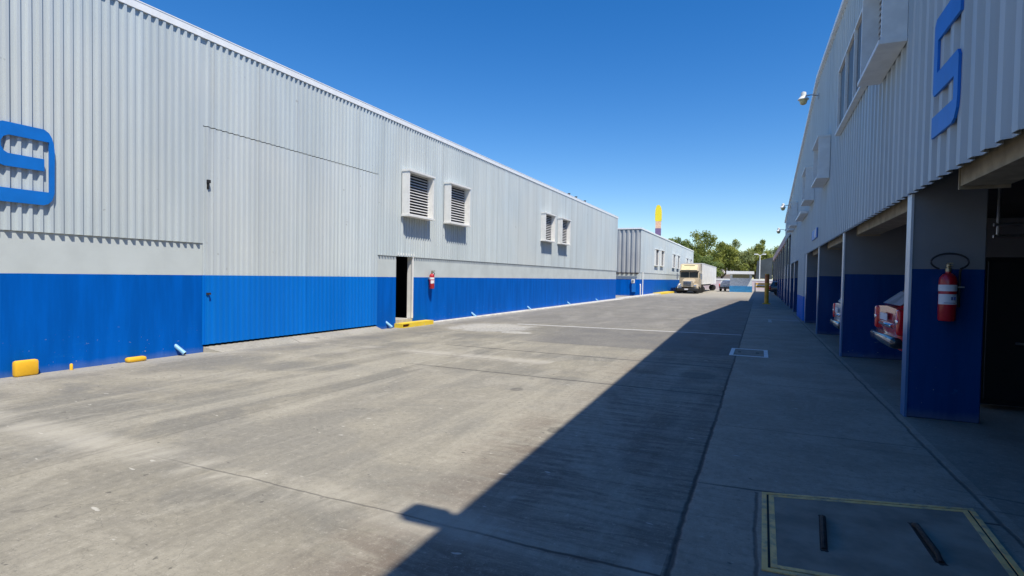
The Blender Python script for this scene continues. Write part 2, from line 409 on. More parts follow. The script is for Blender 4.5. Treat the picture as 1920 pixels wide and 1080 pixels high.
b = MB(); b.quad((XL-.02,-26.1,6.10),(XL-.02,41.3,6.10),(XL-11,41.3,6.9),(XL-11,-26.1,6.9)); b.quad((XL-22.1,-26.1,6.10),(XL-11,-26.1,6.9),(XL-11,41.3,6.9),(XL-22.1,41.3,6.10))
b.build('roof', M['roof'], lw, True)
e = MB(); e.box(XL-.25, XL+.050, -26.1, 41.3, 6.085, 6.215); e.box(XL-.26, XL+.056, -26.1, 41.3, 6.216, 6.235)
e.build('eave_flashing', M['flash'], lw, True)
for y0, y1 in ((7.302, 9.978), (9.982, 12.65)):
    d = MB(); corrugated(d, y0, y1, .15, 4.404, XL-.004, 1, .134, .038)
    if y0 < 8: d.box(XL-.003, XL+.036, 7.335, 7.352, .15, 4.40)
    dl = d.build('door_leaf', M['clad_door'], lw, True)
    h = MB()
    if y0 < 8:
        h.box(XL+.02, XL+.07, 7.36, 7.42, 3.32, 3.38); h.box(XL+.02, XL+.06, 7.37, 7.40, 3.2, 3.32); h.build('latch', M['black'], dl, True)
        h = MB(); h.box(XL+.02, XL+.06, 7.36, 7.44, 1.13, 1.17); h.build('hasp', M['rust'], dl, True)
    else:
        h.box(XL-.003, XL+.04, 9.972, 9.99, .15, 4.38); h.build('meeting_strip', M['clad_door'], dl, True)
d = MB(); d.box(XL-.02, XL+.015, 14.39, 14.45, .23, 2.17); d.box(XL-.02, XL+.02, 13.56, 14.47, 2.17, 2.235); d.box(XL-.2, XL-.02, 14.42, 14.45, .23, 2.17)
d.build('door_frame', M['white'], lw, True)
d = MB(); d.box(XL-3, XL-.005, 13.585, 14.445, .0, .22); d.build('threshold', M['conc'], lw, True)
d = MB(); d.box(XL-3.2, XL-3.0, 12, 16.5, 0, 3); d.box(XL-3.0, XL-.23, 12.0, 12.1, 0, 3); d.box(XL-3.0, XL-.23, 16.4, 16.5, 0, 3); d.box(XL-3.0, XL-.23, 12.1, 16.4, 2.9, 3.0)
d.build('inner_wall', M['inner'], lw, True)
# rainwater spouts: short slanting pale blue pipes poking from the foot of the wall
for y in (6.80, 13.17, 18.4, 23.9, 29.8, 35.7):
    s = MB(); s.tube([(XL-.05, y-.03, .20), (XL+.13, y+.05, .045)], .038, 12); sp = s.build('drain_spout', M['spout'], lw, True, True)
    s = MB(); s.tube([(XL+.13, y+.05, .045),(XL+.135, y+.052, .043)], .03, 12); s.build('spout_mouth', M['dark'], sp, True)
for y, z in ((29.9, 6.24), (31.2, 6.24), (33.0, 6.24)):
    s = MB(); s.lathe([(.06,z),(.06,z+.09),(.10,z+.10),(.07,z+.13)], (XL-.1, y, 0), 'z', 10); s.build('roof_vent', M['rust'], lw, True)
hood = make_hood(lw, 1.40, 1.40, .25, 1)
hood.location = (0.042, 13.75-17, 3.35)
for y in (16.17, 25.25, 27.72):
    h2 = copy_tree(hood, lw); h2.location = (0.042, y-17, 3.36)

# apron ramp under the sliding door, kerb along the foot of the wall
r = MB(); r.loft([[(XL+.005,7.32,0),(XL+.005,7.32,.105),(XL+.30,7.5,.002),(XL+.30,7.5,0)],[(XL+.005,12.64,0),(XL+.005,12.64,.11),(XL+.45,12.5,.002),(XL+.45,12.5,0)]])
r.box(XL-.25, XL+.004, 7.34, 12.64, 0, .105)
struct(r.build('ramp', M['ground']))
k = MB()
def kerb_piece(mb, y0, y1, w0, w1, h):
    mb.loft([[(XL-.0,y0,0),(XL-.0,y0,h),(XL+w0-.02,y0,h),(XL+w0,y0,h-.02),(XL+w0,y0,0)],[(XL-.0,y1,0),(XL-.0,y1,h),(XL+w1-.02,y1,h),(XL+w1,y1,h-.02),(XL+w1,y1,0)]])
kerb_piece(k, 15.45, 41.2, .10, .55, .05); kerb_piece(k, 41.2, 57.0, .55, .80, .10)
struct(k.build('kerb', M['kerb']))
k = MB(); kerb_piece(k, 57.0, 66.5, .80, .88, .16)
struct(k.build('yellow_kerb', M['kerbyellow']))

# yellow step before the man door, with the dark hole in its near end
st = thing('doorstep', 'yellow painted concrete step below the open dark doorway', 'step', (XL+.2, 14.3, 0))
s = MB()
for z0, z1, ya in ((0,.02,13.5),(.02,.105,13.86),(.105,.13,13.5)): s.box(XL+.005, XL+.30, ya, 15.2, z0, z1)
s.box(XL+.005, XL+.10, 13.5, 13.86, .02, .105); s.box(XL+.101, XL+.30, 13.5, 13.53, .02, .105)
s.build('step_block', M['kerbyellow'], st, True)
s = MB(); s.box(XL+.11, XL+.26, 13.54, 13.85, .022, .103); s.build('brick_infill', plain('brick_red', (.10,.025,.015), .9), st, True)

# ------------------------------------------------------------------ number signs
def ycorner(poly): return poly
def number_sign(name, label, polys, plane, out):
    me = MB()
    f = lambda u, v, w: (plane + out*w, u, v)
    for p in polys: me.prism(p, .045, f)
    o = me.build('numeral', M['numblue'])
    return o
# the 9: one spiral stroke (mid bar, left side, top bar, right side, bottom bar)
nine = thing('number_sign', 'blue numeral 9 fixed to the sunlit grey corrugated wall', 'number sign', (XL+.05, 4.4, 3.1))
a = MB(); f = lambda u, v, w: (XL + .043 + w, u, v)
a.prism([(4.67,3.055),(4.67,3.235),(4.23,3.24),(4.18,3.27),(4.15,3.33),(4.15,3.41),(4.18,3.47),(4.24,3.505),(4.735,3.50),(4.735,2.745),(4.09,2.745),(4.09,2.545),
         (4.66,2.545),(4.72,2.57),(4.77,2.63),(4.80,2.74),(4.805,3.36),(4.795,3.48),(4.77,3.57),(4.73,3.64),(4.67,3.68),(4.17,3.685),(4.12,3.66),(4.08,3.59),(4.07,3.50),(4.07,3.22),(4.09,3.13),(4.13,3.075),(4.19,3.055)][::-1], .028, f)
a.build('numeral', M['numblue'], nine, True)
# the 5 on the right hand facade (u = Y, larger = further away = the digit's left)
five = thing('number_sign', 'blue numeral 5 fixed high on the shaded corrugated facade', 'number sign', (XR-.05, 6.85, 3.75))
a = MB(); f = lambda u, v, w: (XR - .056 - w, u, v)
K = lambda u, v: (u/1.05, (v-1.6)/1.05+1.6)
a.prism([K(*q) for q in [(6.40,4.38),(7.17,4.38),(7.23,4.32),(7.23,3.62),(7.19,3.58),(6.53,3.58),(6.53,3.36),(7.23,3.36),(7.23,3.14),(6.56,3.14),(6.48,3.17),(6.42,3.25),(6.40,3.36),
         (6.40,3.74),(6.44,3.80),(7.10,3.80),(7.10,4.14),(6.40,4.14)]], .024, f)
a.build('numeral', M['numblue'], five, True)

# ------------------------------------------------------------------ second warehouse beyond the gap on the left
Y2 = 50.2
w2 = thing('warehouse', 'further grey warehouse with blue base standing beside the parked truck', 'warehouse', (XL, 70, 0))
c = MB(); corrugated(c, Y2+.05, 93, 2.14, 6.05, XL, 1, .20, .04); c.build('cladding', M['clad_left'], w2, True)
c = MB(); corrugated(c, XL-14, XL-.02, 2.12, 6.0, Y2, -1, .42, .09, .4, 'x'); c.build('end_cladding', M['clad_shaded'], w2, True)
b = MB(); b.box(XL-.3, XL-.016, Y2+.04, 93, 0, 2.3); b.box(XL-14, XL-.02, Y2+.02, Y2+.3, 0, 2.4); b.box(XL-14, XL-.31, 92.7, 93, 0, 6); b.box(XL-14.2, XL-14, Y2, 93, 0, 6)
b.build('block_wall', M['wall_left'], w2, True)
b = MB(); b.box(XL-14.1, XL-.1, Y2-.18, Y2-.1, 2.02, 2.12); b.build('end_rail', M['rust'], w2, True)
b = MB(); b.box(XL-14.2, XL+.08, Y2-.12, 93.1, 6.06, 6.2); b.build('eave_flashing', M['flash'], w2, True)
h2 = make_hood(w2, 2.0, 1.75, .16, 1); h2.location = (.042, 57.2-70, 2.92)
for y in (60.6, 69.6, 73.6, 83.0, 87.6):
    q = copy_tree(h2, w2); q.location = (.042, y-70, 2.95)
p = MB(); p.tube([(XL+.10,51.0,.1),(XL+.10,51.0,2.2)], .05, 10); p.build('downpipe', M['white'], w2, True, True)
p = MB(); p.tube([(XL+.3,49.0,.1),(XL+.3,49.0,1.0),(XL+.25,49.1,1.08)], .045, 10); o = p.build('white_stub_post', M['white'], None, False, True)
tag(o, 'short white pipe post standing on the kerb at the gap between the two left warehouses', 'post')
q = thing('meter_box', 'small pale meter box on the blue wall base by the white downpipe', 'meter box', (XL-.6, Y2-.1, 1.1))
p = MB(); p.rbox(XL-.75, XL-.45, Y2-.16, Y2-.0, 1.15, 1.5, .03); p.build('housing', M['white'], q, True)
p = MB(); p.lathe([(.09,-.01),(.09,.03),(.07,.04)], (XL-.6, Y2-.20, 1.36), 'y', 14); p.build('dial', M['steel'], q, True)
p = MB(); p.box(XL-.70, XL-.35, Y2-.14, Y2-.01, .35, 1.13); p.build('cabinet', M['numblue'], q, True)

# ------------------------------------------------------------------ right warehouse (gable facade over open bays)
def ridge(y):
    if y < -4: return 6.494 + .09*abs(y+4) if y > -22 else 8.1
    return 6.78 + .0715*y if y < 20.5 else max(8.246 - .100*(y-20.5), 5.8)
rw = thing('warehouse', 'shaded grey corrugated warehouse with a shallow gable above open vehicle bays', 'warehouse', (XR, 20, 0))
c = MB(); corrugated(c, -26.2, 44.4, lambda y: 2.66 if y < 24.6 else (0.03 if y < 28.4 else (2.58 if y < 35.8 else 4.45)), lambda y: ridge(y)-.06, XR, -1, .30, .055, .34)
# square the sheet ends where the lower edge steps: nothing crosses, the sheet simply drops within one rib
c.build('cladding', M['clad_right'], rw, True)
e = MB()
ys = [-26.2, -22, -4, 20.5, 44.5]
for y0, y1 in zip(ys, ys[1:]):
    e.loft([[(XR-.13,y,ridge(y)-.05),(XR-.13,y,ridge(y)+.06),(XR+.3,y,ridge(y)+.06),(XR+.3,y,ridge(y)-.05)] for y in (y0+.001,y1)])
e.build('eave_flashing', M['flash'], rw, True)
b = MB()
for y0, y1 in zip(ys, ys[1:]):
    b.quad((XR+.2,y0,ridge(y0)+.03),(XR+.2,y1,ridge(y1)+.03),(XR+15.3,y1,ridge(y1)+.03),(XR+15.3,y0,ridge(y0)+.03))
b.build('roof', M['roof'], rw, True)
b = MB(); b.box(XR+15, XR+15.2, -26, 44.4, 0, 7); b.box(XR+.1, XR+15, -26.2, -26, 0, 6.4); b.box(XR+.1, XR+15, 44.2, 44.4, 0, 5.7)
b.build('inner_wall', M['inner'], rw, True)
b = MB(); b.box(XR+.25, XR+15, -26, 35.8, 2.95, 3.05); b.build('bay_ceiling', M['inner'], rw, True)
mg = NT('lit_edge_paint'); gx = mg.xyz()  # light on the piers' alley edge, put into the colour as pale paint
gn = mg.noise(6, 5, .65, (1,1,.3))
mg.base(mg.mix(mg.ramp(mg.math('ADD', gx[2], mg.math('MULTIPLY', gn, .5)), 1.15, 1.45), (.05,.15,.33), mg.mix(mg.ramp(gn,.35,.7), (.58,.59,.60), (.72,.72,.73))), .35); M['guard'] = mg.m
# piers and party walls between the bays, each its own part
def pier(y0, y1, x1, zt=2.66, x0=XR):
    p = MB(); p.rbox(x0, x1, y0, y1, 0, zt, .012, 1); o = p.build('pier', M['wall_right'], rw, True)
    p = MB(); p.box(x0-.014, x0-.001, y0-.012, y1+.012, 0, min(zt, 2.655)); p.box(x0-.0135, x0+.012, y0-.013, y0-.001, 0, min(zt, 2.655)); p.build('lit_edge_strip', M['guard'], o, True)  # added thin strip that carries the painted light on the pier edge
    return o
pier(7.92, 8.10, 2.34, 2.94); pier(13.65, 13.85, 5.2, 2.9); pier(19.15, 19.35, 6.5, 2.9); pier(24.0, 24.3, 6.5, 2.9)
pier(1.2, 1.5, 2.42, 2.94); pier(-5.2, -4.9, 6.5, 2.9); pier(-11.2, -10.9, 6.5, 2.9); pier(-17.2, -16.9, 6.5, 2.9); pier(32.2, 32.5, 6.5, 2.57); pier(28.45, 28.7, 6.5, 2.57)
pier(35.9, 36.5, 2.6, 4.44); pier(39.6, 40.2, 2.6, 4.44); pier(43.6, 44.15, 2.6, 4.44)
p = MB(); p.box(XR+.03, XR+.2, 24.62, 28.38, 0, 2.9); p.build('panel_backing', M['inner'], rw, True)
# lintel boxes (roller housings) set back above each bay
for y0, y1 in ((1.6, 6.75), (8.6, 13.0), (14.3, 18.3), (19.9, 23.2)):
    p = MB(); p.box(XR+.14, XR+.52, y0, y1, 2.56, 2.93); p.box(XR+.13, XR+.53, y1, y1+.03, 2.53, 2.94); p.build('lintel', M['beam'], rw, True)
p = MB()
for z in (2.42, 2.26): p.tube([(2.9, 9.6, z), (8.0, 9.6, z)], .025, 8)
for x in (2.95, 4.6): p.tube([(x, 9.6, 2.26), (x, 9.6, 2.94)], .02, 8)
p.build('ceiling_conduit', M['steel'], rw, True)
hr = make_hood(rw, 1.62, 1.45, .27, -1); hr.location = (-.058, 8.22-20, 4.58)
fr = MB()
xa, xb = XR-.125, XR-.056
fr.box(xa-.03, xb, 11.0, 14.6, 4.94, 4.99); fr.box(xa, xb, 11.0, 14.6, 6.36, 6.41)
for y in (11.0, 12.18, 13.36, 14.55): fr.box(xa, xb, y, y+.05, 4.991, 6.359)
wf = fr.build('window_frame', M['white'], rw, True)
for y in (11.055, 12.235, 13.415):
    fr = MB(); fr.quad((XR-.075,y,4.992),(XR-.075,y+1.12,4.992),(XR-.075,y+1.12,6.358),(XR-.075,y,6.358)); fr.build('pane', M['brownpane'], wf, True)
hr = make_hood(rw, 1.62, 1.12, .27, -1); hr.location = (-.058, 16.45-20, 4.30)
for y in (20.9, 30.2, 32.9):
    q = copy_tree(hr, rw); q.location = (-.058, y-20, 4.32)
# flat canopy slab over the panelled column
q = MB(); q.box(XR-.31, XR-.06, 23.4, 26.6, 4.16, 4.25); q.build('canopy_slab', M['white'], rw, True)
q = thing('wall_sign', 'small blue sign plate with a pale stripe far along the shaded facade', 'sign', (XR-.06, 20.1, 3.1))
p = MB(); p.box(XR-.085, XR-.06, 19.2, 21.0, 2.96, 3.26); p.build('plate', M['numblue'], q, True)
p = MB(); p.box(XR-.10, XR-.087, 19.35, 19.75, 2.98, 3.24); p.build('stripe', M['paper'], q, True)

# the lower building that carries on down the right side
lb = thing('warehouse', 'low far warehouse of grey columns with pinkish lintel behind the amber post', 'warehouse', (XR, 60, 0))
p = MB(); p.box(XR-.05, XR+.3, 44.6, 86, 4.35, 4.9); p.build('lintel', plain('pink_lintel', (.50,.36,.34), .8), lb, True)
p = MB(); p.box(XR+.1, XR+10, 44.6, 86, 4.91, 5.0); p.build('roof', M['roof'], lb, True)
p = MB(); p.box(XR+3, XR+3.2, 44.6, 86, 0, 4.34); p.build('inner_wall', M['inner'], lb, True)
for y in (45.6, 50.5, 56, 62, 69, 77, 85.5):
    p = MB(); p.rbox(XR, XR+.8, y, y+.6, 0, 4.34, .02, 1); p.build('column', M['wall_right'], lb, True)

# ------------------------------------------------------------------ barn lamps on arms below the gable
def make_lamp(label, loc):
    t = thing('wall_lamp', label, 'lamp', loc, 0, 'barn lamps on the right eave')
    a = MB(); a.tube([(0,0,0),(-.20,0,.06),(-.36,0,.05)], .017, 8); a.box(-.02,.01,-.05,.05,-.07,.07); a.build('arm', M['steel'], t, False, True)
    h = MB(); h.lathe([(.03,.20),(.075,.18),(.085,.05),(.12,.02),(.17,-.05),(.165,-.055)], (-.44,0,-.02), 'z', 20); h.build('lamp_head', M['white'], t, False, True)
    h = MB(); h.lathe([(.11,-.05),(.12,-.10),(.09,-.19),(.04,-.22)], (-.44,0,-.02), 'z', 18); h.build('lens', M['lampglass'], t, False, True)
    return t
L1 = make_lamp('white barn lamp on the shaded gable against the sky, nearest of the row', (XR-.06, 20.3, 7.58))
for y, lab in ((36.5, 'middle white barn lamp of the row, below the sloping eave against the sky'), (44.2, 'farthest tiny barn lamp of the row, above the low end of the facade')):
    q = copy_tree(L1); q['label'] = lab
    q.location = (XR-.06, y, ridge(y) - .62)
fl = thing('floodlight', 'box floodlight bracketed to the eave overhead, casting the square notch in the shadow edge', 'floodlight', (XR-.13, .56, 6.80))
p = MB(); p.rbox(XR-.47, XR-.16, .45, .69, 6.74, 6.94, .05, 3); p.build('housing', M['steel'], fl, True, True)
p = MB(); p.box(XR-.43, XR-.20, .49, .65, 6.722, 6.739); p.build('lens', M['lampglass'], fl, True)
p = MB(); p.box(XR-.165, XR-.06, .46, .66, 6.66, 6.88); p.build('bracket', M['steel'], fl, True)

# ------------------------------------------------------------------ fire extinguishers
def extinguisher(label, loc, rz, hose_loop):
    """local: wall at y=0, front towards -y"""
    t = thing('fire_extinguisher', label, 'extinguisher', loc, rz, 'red fire extinguishers hung on the walls')
    yc = -.115
    b = MB(); b.lathe([(.02,-.005),(.075,-.005),(.085,.01),(.085,.40),(.078,.44),(.05,.475),(.026,.485),(.026,.50)], (0,yc,0), 'z', 28); b.build('cylinder', M['red'], t, False, True)
    b = MB(); b.lathe([(.0862,.30),(.0862,.365)], (0,yc,0), 'z', 28); b.build('band', M['paper'], t, False, True)
    b = MB()
    n = 14; ring = [[(.0864*math.cos(a), yc+.0864*math.sin(a), z) for a in [R(180+8+164*k/n) for k in range(n+1)]] for z in (.165,.27)]
    b.loft(ring, False, False); lab = b.build('paper_label', M['paper'], t, False, True)
    b = MB()
    for x in (.012, .038): b.box(x, x+.018, yc-.0875, yc-.078, .21, .243)
    b.box(-.05, .05, yc-.088, yc-.07, .178, .183); b.build('label_print', M['ink'], lab)
    v = MB(); v.lathe([(.03,.50),(.03,.535),(.022,.54),(.022,.575)], (0,yc,0), 'z', 16); v.box(-.012,.012,yc-.12,yc+.02,.575,.588); v.box(-.012,.012,yc-.11,yc+.02,.548,.558, Matrix.Rotation(R(-8),3,'X')); v.build('valve', M['brass'], t, False, True)
    h = MB()
    if hose_loop:
        pts = []
        for k in range(29):
            a = R(-58 + 296*k/28); pts.append((.0 + .165*math.cos(a)+.01, yc-.02+.05*math.sin(a*.5), .60 + .085*math.sin(a)))
        h.tube(pts, .0095, 8); h.tube([(.11,yc-.03,.525),(.10,yc-.02,.50),(.105,yc,.40),(.105,yc,.14)], .013, 8)
    else:
        h.tube([(.02,yc-.03,.54),(.10,yc-.04,.50),(.115,yc,.38),(.11,yc,.14)], .012, 8)
    h.build('hose', M['black'], t, False, True)
    b = MB(); b.box(-.05,.05,-.03,.0,.30,.36); b.box(.0,.15,yc-.01,yc+.015,.335,.35); b.build('bracket', M['steel'], t)
    return t
e1 = extinguisher('red fire extinguisher with black hose loop on the dark blue pier', (1.965, 7.915, 1.18), 0, True)
e1.scale = (1.02,1,1.12)
e2 = extinguisher('red fire extinguisher on the sunlit blue wall beside the open doorway', (XL+.0, 15.35, 1.15), R(90), False)

# ------------------------------------------------------------------ yellow blocks and stub by the left wall
def block(label, y0, y1, h, d):
    p = MB(); p.rbox(XL+.0, XL+d, y0, y1, 0, h, .035, 2); o = p.build('yellow_block', M['yellow'], None, False, True)
    o['label'] = label; o['category'] = 'concrete block'; o['group'] = 'yellow concrete blocks at the wall foot'
block('tall yellow painted concrete block at the blue wall foot under the numeral', 4.28, 4.58, .235, .11)
block('low yellow painted concrete block at the blue wall foot nearer the slanting spout', 5.84, 6.16, .085, .13)
p = MB(); p.lathe([(.022,0),(.022,.085),(.012,.10)], (XL+.06, 5.02, 0), 'z', 12); o = p.build('stub_peg', M['yellow'], None, False, True)
tag(o, 'thin pale yellow stub peg standing between the two yellow blocks', 'peg')

# ------------------------------------------------------------------ access hatch in the right lane
ht = thing('access_hatch', 'square concrete access hatch with yellow painted frame and two iron handles', 'hatch', (.72, 3.9, 0))
P = [(.055,4.52),(1.42,4.87),(1.35,3.42),(.05,3.30)]       # far-left, far-right, near-right, near-left
cen = Vector((sum(q[0] for q in P)/4, sum(q[1] for q in P)/4))
def inset(k): return [tuple(cen + (Vector(q)-cen)*(1-k)) for q in P]
def ringframe(mb, a, b, z0, z1):
    A, B = inset(a), inset(b)
    mb.loft([[(*A[i],z0),(*A[i],z1),(*B[i],z1),(*B[i],z0)] for i in (0,1,2,3,0)], False)
    return mb
f1 = ringframe(MB(), 0, .048, .002, .010); f1.build('outer_frame', M['fadedyellow'], ht, True)
f1 = ringframe(MB(), .070, .122, .002, .010); f1.build('inner_frame', M['fadedyellow'], ht, True)
f1 = ringframe(MB(), .0485, .0695, .001, .004); f1.build('gap', M['dark'], ht, True)
f1 = MB(); q = inset(.1225); f1.loft([[(*p_, .001) for p_ in q], [(*p_, .008) for p_ in q]])
mh = NT('hatch_concrete'); nn = mh.noise(3, 6, .6); mh.base(mh.mix(mh.ramp(nn, .3, .7), (.185,.155,.12), (.30,.255,.20)), .8); mh.bump(mh.noise(30), .2, .008)
f1.build('cover', mh.m, ht, True)
for x0, y0, x1, y1 in ((.425,4.22,.39,3.72),(.965,4.36,.985,3.84)):
    f1 = MB(); f1.tube([(x0,y0,.006),(x0+(x1-x0)*.12,y0+(y1-y0)*.12,.032),(x0+(x1-x0)*.88,y0+(y1-y0)*.88,.032),(x1,y1,.006)], .016, 8)
    hh = f1.build('handle', M['rust'], ht, True, True)
    f1 = MB(); dx, dy = (x1-x0), (y1-y0)
    uu = Vector((dx, dy)).normalized(); vv = Vector((-uu.y, uu.x)); A = Vector((x0, y0)) - uu*.01; B = Vector((x1, y1)) + uu*.01; cap = []
    for q_, c_, a0 in ((A, -1, 90), (B, 1, -90)):
        for n_ in range(7):
            a_ = R(a0 + 30*n_); w_ = .026*(1 + .25*math.sin(n_*2.3 + x0*9)); cap.append(q_ + uu*(math.cos(a_)*w_) + vv*(math.sin(a_)*w_))
    f1.loft([[(*q_, z_) for q_ in cap] for z_ in (.0081, .0098)])
    f1.build('handle_recess', M['rust'], hh, True)

gr = thing('drain_cover', 'concrete drain cover with a worn white painted border in the shaded lane', 'drain cover', (-.2, 13.2, 0))
f1 = MB(); f1.box(-.56,.20,12.52,12.60,.003,.010); f1.box(-.56,.20,13.75,13.83,.003,.010); f1.box(-.56,-.48,12.602,13.748,.003,.010); f1.box(.12,.20,12.602,13.748,.003,.010)
f1.build('border', M['wornwhite'], gr, True)
f1 = MB(); f1.rbox(-.472,.112,12.61,13.74,.001,.008,.003,1); f1.build('cover', mh.m, gr, True)
for k in range(2):
    f1 = MB(); f1.box(-.40+k*.36,-.34+k*.36,13.1,13.25,.0082,.0095); f1.build('lift_slot', M['rust'], gr, True)

cb = thing('added_cabinet', 'added black cabinet put in to keep the bay dark right of the extinguisher pier', 'cabinet', (4.2, 9.1, 0))  # added object, black so that this side of the bay stays dark
M['blacksheet'] = plain('black_sheet', (.008,.008,.009), .55)
p = MB(); p.rbox(2.62, 6.4, 8.95, 9.25, .06, 1.95, .01, 1); p.build('carcass', M['blacksheet'], cb, True)
for x0 in (2.66, 3.9, 5.14):
    p = MB(); p.rbox(x0, x0+1.2, 8.93, 8.949, .12, 1.9, .006, 1); dd = p.build('door', M['blacksheet'], cb, True)
    p = MB(); p.tube([(x0+.3,8.91,.86),(x0+.5,8.91,.86)], .014, 8); p.tube([(x0+.4,8.91,.72),(x0+.4,8.91,.92)], .012, 8); p.build('handle', M['steel'], dd, True)
# amber post
pb = thing('bollard_post', 'tall amber painted steel post standing in the shade of the right lane', 'post', (.44, 41.5, 0))
p = MB(); p.lathe([(.14,0),(.14,2.0),(.12,2.06),(.0,2.08)], (.44,41.5,0), 'z', 16); p.build('shaft', M['post'], pb, True, True)
p = MB(); p.box(.2,.68,41.26,41.74,0,.06); p.build('base', M['yellow'], pb, True)
p = MB(); p.lathe([(.143,1.45),(.143,2.0)], (.44,41.5,0), 'z', 16); p.build('top_band', plain('red_brown_band', (.50,.14,.03), .5), pb, True, True)

# ------------------------------------------------------------------ vehicles
M['lens_red'] = plain('red_lens', (.78,.012,.02), .12, 0, .1, 5, None, .6)
M['carred'] = plain('red_car_paint', (.62,.014,.025), .25, 0, .06, 2, None, 1.)
M['carwhite'] = plain('white_car_paint', (.78,.78,.78), .3, 0, .04, 2, None, .8)
M['carblue'] = plain('pale_blue_car_paint', (.46,.54,.60), .3, 0, .05, 2, None, .8)
M['cardark'] = plain('dark_car_paint', (.02,.022,.028), .25, 0, .05, 2, None, .8)
def sect(x, w, zb, zs, wt, zt, r=.10):
    """cross-section ring of a vehicle at station x"""
    pts = [(-w+.06,zb),(-w,zb+.12),(-w-.0,zs-.15),(-w+.03,zs),(-wt,zt-.07),(-wt+.10,zt),(0,zt+.025),(wt-.10,zt),(wt,zt-.07),(w-.03,zs),(w,zs-.15),(w,zb+.12),(w-.06,zb)]
    return [(x, y, z) for y, z in pts]
def wheel(parent, x, y, r, w, name='wheel', rim='steel'):
    t = MB(); t.lathe([(r*.62,-w/2),(r*.93,-w/2),(r,-w*.35),(r,w*.35),(r*.93,w/2),(r*.62,w/2)], (x,y,r), 'y', 24); o = t.build(name, M['tyre'], parent, False, True)
    t = MB(); t.lathe([(.0,-w*.42),(r*.22,-w*.46),(r*.30,-w*.3),(r*.56,-w*.34),(r*.63,-w*.48),(r*.63,w*.48),(r*.56,w*.34),(r*.3,w*.3),(r*.22,w*.46),(0,w*.42)], (x,y,r), 'y', 20); t.build('rim', M[rim], o, False, True)
    return o
def make_suv(label, loc, rz, paint, group=None, lift=0., roof=0., wr=.335):
    """front towards +x, tail at x = 0, local"""
    t = thing('parked_car', label, 'car', loc, rz, group)
    b = MB()
    S = [(0.02,.80,.52,1.02,.78,1.04),(.10,.86,.42,1.03,.82,1.06),(.9,.88,.34,1.02,.82,1.06),(2.6,.88,.34,1.00,.82,1.04),(3.3,.87,.34,.98,.80,1.02),(4.1,.84,.38,.86,.74,.92),(4.38,.76,.46,.76,.66,.82)]
    b.loft([sect(*q) for q in S]); body = b.build('body', paint, t, False, True)
    # cabin: painted roof and pillars, dark glass between
    c_ = MB(); C = [(.08,.80,.70,1.05),(.34,.80,.66,1.49-roof),(.9,.80,.66,1.57-roof),(2.2,.80,.66,1.55-roof),(2.55,.80,.66,1.47-roof),(3.35,.80,.70,1.02)]
    c_.loft([[(x,-w,1.0),(x,-wt,z-.04),(x,-wt+.12,z),(x,wt-.12,z),(x,wt,z-.04),(x,w,1.0)] for x,w,wt,z in C]); c_.build('cabin', paint, t, False, True)
    gl = MB()
    gl.quad((.075,-.64,1.09),(.075,.64,1.09),(.30,.55,1.46-roof),(.30,-.55,1.46-roof)); gl.build('rear_window', M['paleglass'], t)
    gl = MB(); gl.quad((3.30,-.64,1.08),(3.30,.64,1.08),(2.60,.55,1.46-roof),(2.60,-.55,1.46-roof)); gl.build('windscreen', M['glassd'], t)
    for sg in (-1, 1):
        for x0, x1 in ((.5,1.25),(1.33,2.3)):
            gl = MB(); gl.quad((x0,sg*.803,1.09),(x1+.25*(x1>2),sg*.803,1.09),(x1,sg*.70,1.43-roof),(x0+.02,sg*.70,1.43-roof)); gl.build('side_window', M['glassd'], t)
        for x in (.85, 3.45): wheel(t, x, sg*.80, wr, .22)
        l = MB(); l.rbox(-.012,.16,sg*.80-.10,sg*.80+.062,.66,1.04,.035,3); tl = l.build('tail_light', M['lens_red'], t, False, True)
        l = MB(); l.rbox(-.020,.05,sg*.80-.085,sg*.80+.050,.82,.89,.015,2); l.build('reverse_lens', M['chrome'], tl, False, True)
        l = MB(); l.rbox(4.22,4.40,sg*.60-.14,sg*.60+.14,.66,.80,.03); l.build('headlight', M['chrome'], t, False, True)
    l = MB(); l.rbox(-.075,.16,-.84,.84,.46,.63,.06,3); l.build('rear_bumper', M['cardark'], t, False, True)
    l = MB(); l.rbox(4.25,4.50,-.82,.82,.36,.58,.05); l.build('front_bumper', M['black'], t, False, True)
    l = MB(); l.rbox(-.02,.05,-.42,.42,.74,.80,.015,1); l.build('tailgate_trim', M['chrome'], t, False, True)
    l = MB(); l.rbox(-.084,-.07,-.5,.5,.60,.612,.005,1); l.build('bumper_trim', M['steel'], t); l = MB(); l.box(-.026,-.018,-.26,.26,.84,.95); l.build('number_plate', M['paper'], t)
    for ch in list(bpy.data.objects):
        if ch.parent == t and not ch.name.startswith('wheel'): ch.location.z = lift
    return t
s1 = make_suv('red car parked tail out in the shaded bay behind the extinguisher pier', (1.84, 10.45, 0), 0, M['carred'], None, .17, .17, .41)
make_suv('white car parked in the second bay, its tail just showing past a blue pier', (1.80, 16.0, 0), 0, M['carwhite'])
make_suv('white car parked far along between the grey columns', (1.9, 38.0, 0), 0, M['carwhite'])
make_suv('dark car parked at the far right end beyond the amber post', (.9, 66, 0), 0, M['cardark'])
make_suv('pale blue car parked between the truck and the guard booth', (-4.4, 82, 0), R(80), M['carblue'])

